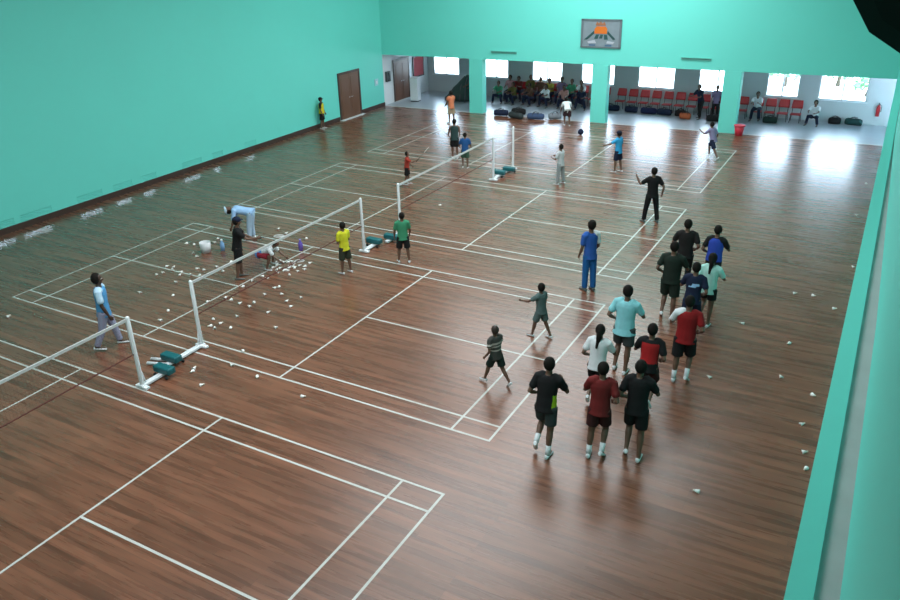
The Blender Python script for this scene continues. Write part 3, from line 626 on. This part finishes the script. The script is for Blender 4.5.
# players and others
p = person('person in black tee and trousers with one hand raised, standing on the court edge', 12.72, 12.2, 40, 1.68, dict(lean=2, th=(6, -4), kn=(3, 3), ab=(8, 8), sh=(45, -25), sa=(28, 25), el=(105, 50), ei=(0, 10)), dict(top=dict(m=BLK, sleeve=.6), bottom=('trousers', BLK, .95), shoe=M_sole))
person('person in blue tracksuit with white sleeve standing between two courts', 12.76, 6.73, 50, 1.80, dict(lean=1, th=(2, -2), kn=(2, 2), ab=(1, 1), sh=(4, 0), sa=(7, 9), el=(24, 45), ei=(6, 25)), dict(top=dict(m=C('mid_blue', (.03, .11, .42)), sr=WHT), bottom=('trousers', ROYAL, .97), shoe=M_sole), build=.9)
person('child in grey-teal outfit with one arm stretched out sideways', 12.68, 3.95, 75, 1.28, dict(lean=3, th=(18, -12), kn=(6, 14), sh=(52, 0), sa=(16, 10), el=(26, 20)), dict(top=dict(m=GRT, sleeve=.5), bottom=('shorts', GRT, .8), hs=1.12))
person('child in striped grey tee and dark shorts striding along the tramline', 12.68, 1.75, 70, 1.27, dict(lean=5, th=(24, -18), kn=(6, 20), sh=(-15, 12), sa=(16, 16), el=(50, 60)), dict(top=dict(m=C('dark_stripe', (.06, .06, .055)), m2=C('pale_stripe', (.5, .46, .42)), fn=lambda q: .16 < q[2] < .185 or .21 < q[2] < .235 or .1 < q[2] < .12, sleeve=.5), bottom=('shorts', C('green_black', (.015, .028, .025)), .8), hair=noisy('brown_hair', (.035, .02, .014), (.02, .012, .01), 50, .6), hs=1.05))
person('person in light blue top and grey trousers walking past the near net', 4.5, -.66, -48, 1.75, dict(lean=2, th=(14, -12), kn=(4, 14), sh=(-8, 6), sa=(10, 10), el=(10, 14)), dict(top=dict(m=SKYB, sl=C('pale_blue', (.5, .7, .88)), sr=C('pale_blue2', (.5, .7, .88)), hem=-.06), bottom=('trousers', LAV, .92), skin=M_skind, hs=1.06))
pb, hb = person('person in black tee and dark blue cap standing among the shuttlecocks', 4.42, 3.5, -45, 1.66, dict(lean=8, th=(4, -4), kn=(6, 6), sh=(30, 45), sa=(14, 14), el=(25, 40)), dict(top=dict(m=BLK), bottom=('shorts', BLK, .95), cap=NAVY, shoe=M_sole))
racket(hb[1][0], hb[1][1], 'badminton racket held out by the person in the dark blue cap')
person('person in light blue bending over near the white bucket', 2.75, 5.85, 118, 1.62, dict(lean=78, th=(12, 8), kn=(8, 8), sh=(-30, -22), sa=(12, 12), el=(12, 10), hp=40, upright=False), dict(top=dict(m=LBL, sleeve=.8), bottom=('trousers', C('pale_trousers', (.42, .56, .72)), .95), cap=C('pale_cap', (.6, .75, .9))))
pc, hc_ = person('child in white and blue crouching with head down beside the shuttlecock heap', 4.4, 4.3, -72, 1.4, dict(lean=62, th=(92, 86), kn=(108, 104), fa=(0, 0), ab=(12, 12), sh=(4, 12), sa=(12, 16), el=(14, 10), hp=20), dict(top=dict(m=WHT, m2=C('child_blue', (.08, .25, .6)), fn=lambda q: q[2] < .1), bottom=('shorts', C('shorts_red', (.3, .02, .04)), .85)))
racket(hc_[1][0], Vector((.2, .4, -.05)), 'badminton racket in the hand of the crouching child')
person('person in yellow tee and dark shorts standing by the net post', 6.72, 4.98, 78, 1.40, dict(lean=2, th=(3, -3), kn=(3, 3), ab=(4, 4), sh=(0, 4), sa=(10, 10), el=(80, 70), ei=(40, 35)), dict(top=dict(m=YEL, hem=-.05), bottom=('shorts', C('olive_dark', (.04, .045, .03)), .95)))
person('person in green tee and dark shorts standing in front of the second net post', 7.69, 6.28, 40, 1.40, dict(lean=2, th=(4, -4), kn=(3, 3), ab=(6, 6), sh=(6, 10), sa=(14, 14), el=(20, 25)), dict(top=dict(m=GRN), bottom=('shorts', BLK, .9)))
pr, hr = person('person in red tee holding up a racket on the third court', 3.95, 12.45, -60, 1.18, dict(lean=4, th=(8, -6), kn=(8, 8), sh=(10, 60), sa=(14, 22), el=(30, 50)), dict(top=dict(m=C('brick_red', (.38, .045, .03))), bottom=('shorts', BLK, .9)))
racket(hr[1][0], Vector((.5, .2, .6)), 'badminton racket held up by the person in red')
person('person in orange tee standing in the window glare near the first pillar', .65, 21.6, 60, 1.5, dict(lean=2, th=(3, -3), sh=(10, 10), el=(40, 40)), dict(top=dict(m=ORG, sleeve=.4), bottom=('shorts', C('khaki', (.35, .27, .18)), .9)), vox=.018)
pk, hk = person('person in dark green vest and black shorts with racket at the fourth court', 3.75, 16.3, 30, 1.52, dict(lean=4, th=(4, -6), kn=(6, 6), ab=(1, 1), sh=(15, 10), sa=(16, 8), el=(40, 30)), dict(top=dict(m=C('vest_green', (.03, .06, .06)), sleeve=0), bottom=('shorts', BLK, .9)), vox=.016)
racket(hk[-1][0], Vector((-.4, -.1, .35)), 'badminton racket held out by the person in the dark green vest')
person('child in navy blue tee and green shorts near the fourth court net', 4.8, 15.2, 20, 1.32, dict(lean=3, th=(6, -4), kn=(6, 6), sh=(10, 10), sa=(20, 16), el=(50, 40)), dict(top=dict(m=C('boy_blue', (.02, .09, .26))), bottom=('shorts', C('shorts_green', (.03, .09, .06)), .9)), vox=.015)
person('child in white and grey standing where the service line ends on the third court', 8.81, 14.73, 80, 1.40, dict(lean=2, th=(4, -4), kn=(4, 4), ab=(6, 6), sh=(20, 25), sa=(14, 14), el=(80, 70), ei=(30, 25)), dict(top=dict(m=C('pale_grey', (.5, .53, .55))), bottom=('trousers', C('grey_trs', (.28, .31, .32)), .9)), vox=.014)
person('person in bright blue tee and dark shorts with arm out, before the middle pillar', 10.13, 16.98, 75, 1.50, dict(lean=2, th=(5, -5), kn=(4, 6), sh=(50, 0), sa=(18, 12), el=(20, 20)), dict(top=dict(m=BRB), bottom=('shorts', NAVY, .9), cap=NAVY), vox=.014)
person('child in pale purple top and black shorts running in the window glare', 12.79, 20.2, 60, 1.42, dict(lean=18, th=(-28, 46), kn=(10, 50), sh=(40, -40), el=(70, 70), sa=(14, 14)), dict(top=dict(m=PUR), bottom=('shorts', NAVY, .9)), vox=.015)
person('person in yellow bib over black standing against the teal wall', -4.35, 18.35, -70, 1.42, dict(lean=0, th=(2, -2), sh=(4, 4), el=(20, 20)), dict(top=dict(m=BLK), vest=C('bib_yellow', (.70, .58, .03)), bottom=('shorts', BLK, .95), cap=BLK), vox=.014)
person('person in white bending down at the lobby edge among the bags', 5.75, 23.2, 30, 1.5, dict(lean=58, th=(30, 20), kn=(45, 40), sh=(-12, -6), sa=(14, 14), el=(10, 12)), dict(top=dict(m=WHT), bottom=('shorts', C('maroon_black', (.06, .03, .04)), .9)), vox=.018)
# ------------------------------------------------------------------ people in the lobby
SIT = dict(lean=4, th=(84, 84), kn=(84, 84), ab=(8, 8), sh=(30, 34), sa=(10, 10), el=(55, 50), ei=(20, 20))
SIT2 = dict(lean=22, th=(86, 82), kn=(88, 80), ab=(7, 7), sh=(40, 44), sa=(6, 6), el=(60, 56), ei=(24, 20))
SIT3 = dict(lean=-4, th=(84, 86), kn=(76, 96), ab=(5, 6), sh=(16, 40), sa=(8, 7), el=(40, 70), ei=(20, 30), hy=25)
GS = 'people seated along the lobby wall'
protos = []
for k, P in enumerate((SIT, SIT2, SIT3)):
    o, _ = person('p', 0, 0, 180, 1.62+.04*k, P, dict(top=dict(m=WHT), bottom=('trousers', NAVY, .95), shoe=M_sole), GS, vox=.02)
    protos.append(o)
TOPS = [('pink', PNK), ('dark maroon', MAR), ('olive', OLV), ('brown', BRN), ('yellow', C('mustard', (.42, .33, .05))), ('purple-grey', C('purple_grey', (.2, .15, .26))), ('dark green', GRN), ('white', WHT), ('dusty pink', C('dusty', (.4, .22, .2))), ('dark blue', NAVY)]
used = set()
def seat(x, y, colname, m, k, label, rz=180):
    o = protos[k] if k not in used else copy_tree(protos[k]); used.add(k)
    o.location = (x, y, 0); o.rotation_euler = (0, 0, R(rz)); o['label'] = label
    for c in o.children:
        if c.name.startswith('shirt'):
            c.material_slots[0].link = 'OBJECT'; c.material_slots[0].material = m
    return o
for k, x in enumerate(xs1[:8]):
    n_, m_ = TOPS[k]
    seat(x, CHY-.02, n_, m_, k % 3, 'person in %s top seated %s in the row between the first two pillars' % (n_, ordn[k]))
FRONT = [(.5, 27.0, 'dark green', GRN), (1.4, 26.95, 'olive', OLV), (2.3, 27.0, 'brown', BRN), (3.2, 26.95, 'white', WHT), (4.1, 27.0, 'dusty pink', TOPS[8][1]), (5.0, 27.05, 'dark blue', NAVY)]
FLOOR_SIT = dict(lean=12, th=(104, 104), kn=(112, 112), fa=(0, 0), ab=(14, 14), sh=(50, 52), sa=(10, 10), el=(30, 30), ei=(24, 24))
fp, _ = person('p', 0, 0, 180, 1.6, FLOOR_SIT, dict(top=dict(m=WHT), bottom=('trousers', NAVY, .95), shoe=M_sole), 'people sitting on the floor before the seated row', vox=.02)
for k, (x, y, n_, m_) in enumerate(FRONT):
    o = fp if k == 0 else copy_tree(fp); o.location = (x, y, 0); o.rotation_euler = (0, 0, R(180+random.uniform(-25, 25)))
    o['label'] = 'person in %s top crouching on the floor, %s before the seated row' % (n_, ordn[k])
    for c in o.children:
        if c.name.startswith('shirt'): c.material_slots[0].link = 'OBJECT'; c.material_slots[0].material = m_
seat(13.1, CHY-.02, 'white', WHT, 1, 'person in white seated on the red chairs past the last pillar')
person('person in dark blue standing under the window beside the last pillar', 10.75, 27.0, 150, 1.6, dict(lean=18, th=(14, -6), kn=(10, 8), sh=(30, 30), el=(60, 60)), dict(top=dict(m=NAVY), bottom=('trousers', BLK, .95), shoe=M_sole), vox=.02)
person('person in purple-grey leaning close to the last pillar in the middle bay', 11.38, 27.25, 190, 1.5, dict(lean=3, th=(4, -4), sh=(20, 20), el=(60, 60)), dict(top=dict(m=TOPS[5][1]), bottom=('trousers', BLK, .95), shoe=M_sole), vox=.02)
person('person in white and navy crouching under the wall between the last two windows', 15.55, 27.7, 170, 1.55, FLOOR_SIT, dict(top=dict(m=WHT), bottom=('trousers', NAVY, .95), shoe=M_sole, hs=1.1), vox=.02)
person('person in dark grey standing beside the green covered heap', -.4, 25.75, 150, 1.62, dict(lean=4, th=(4, -4), sh=(20, 20), el=(50, 50)), dict(top=dict(m=C('mauve_grey', (.10, .08, .10))), bottom=('trousers', DGY, .95), shoe=M_sole), vox=.02)
# ------------------------------------------------------------------ bags and heap in the lobby
def bag_proto(lab, m, w=.6, d=.28, h=.3):
    b = empty('sports_bag', (0, 0, 0), 0, lab, 'bag', 'bags on the lobby floor')
    bm = B(); loft(bm, [(V((q*w/2, 0, h/2)), V((0, d/2*a, 0)), V((0, 0, h/2*a))) for q, a in ((-1, .55), (-.94, .85), (-.6, 1), (0, .96), (.6, 1), (.94, .85), (1, .55))], 14)
    for v in bm.verts: v.co.z = max(v.co.z, .012)
    obj('body', bm, m, b, True)
    for s in (-1, 1):
        bm = B(); limb(bm, [(-.14, s*d*.42, h*.6), (-.12, s*d*.3, h*1.1), (0, s*d*.2, h*1.2), (.12, s*d*.3, h*1.1), (.14, s*d*.42, h*.6)], [.013]*5, 6); obj('handle', bm, M_rubber, b)
    bm = B(); box(bm, -w*.38, w*.38, -.008, .008, h*.96, h+.008); obj('zipper', bm, M_dark, b)
    return b
BAGS = [(2.05, 24.0, .3, NAVY, 'navy sports bag lying on the lobby edge nearest the first pillar', .7), (2.95, 23.75, -.3, DGY, 'dark grey sports bag lying between two others on the lobby edge', .8), (3.9, 23.9, .2, C('slate_blue', (.05, .08, .16)), 'slate blue sports bag lying on the lobby edge before the bending person', .8),
        (4.7, 24.3, .6, C('grey_bag', (.2, .22, .25)), 'pale grey sports bag behind the bending person in white', .6), (2.7, 24.6, .1, BLK, 'black sports bag set back on the tiled lobby floor', .7),
        (6.45, 27.1, .1, NAVY, 'navy bag on the floor before the chairs, just past the middle pillar', .9), (7.5, 27.1, 0, NAVY, 'navy bag, second on the floor past the middle pillar', .6), (8.35, 27.1, .05, C('ink', (.012, .016, .06)), 'ink blue bag in the middle of the middle bay floor', .75), (9.1, 27.1, -.1, NAVY, 'navy bag lying next to the ink blue bag', .7),
        (9.85, 27.1, .2, BLK, 'black bag before the chairs between the navy and the orange bag', .5), (10.2, 26.6, 0, C('rust', (.4, .1, .04)), 'rust orange bag on the floor before the red chairs', .5), (11.45, 26.6, .2, BLK, 'black bag at the feet of the people by the last pillar', .6),
        (16.35, 28.1, .2, BLK, 'black bag on the floor under the last wide window', .5), (17.1, 28.15, -.2, C('dark_teal_bag', (.02, .06, .06)), 'dark teal bag in the far corner beside the extinguisher', .7),
        (13.8, 27.2, .1, C('green_black_bag', (.015, .03, .025)), 'green-black bag before the empty red chairs past the last pillar', .6)]
for x, y, rz, m, lab, w in BAGS:
    b = bag_proto(lab, m, w); b.location = (x, y, 0); b.rotation_euler = (0, 0, rz)
b = empty('gym_ball', (6.9, 21.85, 0), 0, 'small dark ball on the floor before the middle pillar', 'ball')
bm = B(); bmesh.ops.create_uvsphere(bm, u_segments=20, v_segments=12, radius=.13, matrix=Matrix.Translation((0, 0, .13))); obj('body', bm, NAVY, b, True)
hp = empty('covered_heap', (-1.5, 26.4, 0), .1, 'dark green cover draped over a sloping heap beside the first pillar', 'heap')
bm = B(); loft(bm, [(V((xx, 0, hh_/2)), V((0, .42*a, 0)), V((0, 0, hh_/2))) for xx, hh_, a in ((-.75, .25, .7), (-.6, .42, .9), (-.3, .75, 1), (0, 1.05, 1), (.3, 1.35, .9), (.5, 1.42, .7), (.6, 1.2, .5))], 16)
for v in bm.verts: v.co += Vector((random.gauss(0, .02), random.gauss(0, .03), random.gauss(0, .015))); v.co.z = max(v.co.z, .01)
obj('cover', bm, noisy('green_cover', (.02, .045, .04), (.035, .06, .055), 4, .7), hp, True)
bm = B()
for k in range(5): limb(bm, [(-.7+.28*k, -.4, .05), (-.68+.29*k, -.38, .2+.2*k), (-.66+.29*k, -.2, .3+.24*k)], [.018]*3, 6)
obj('rope', bm, mat('heap_rope', (.12, .1, .12), .9), hp)
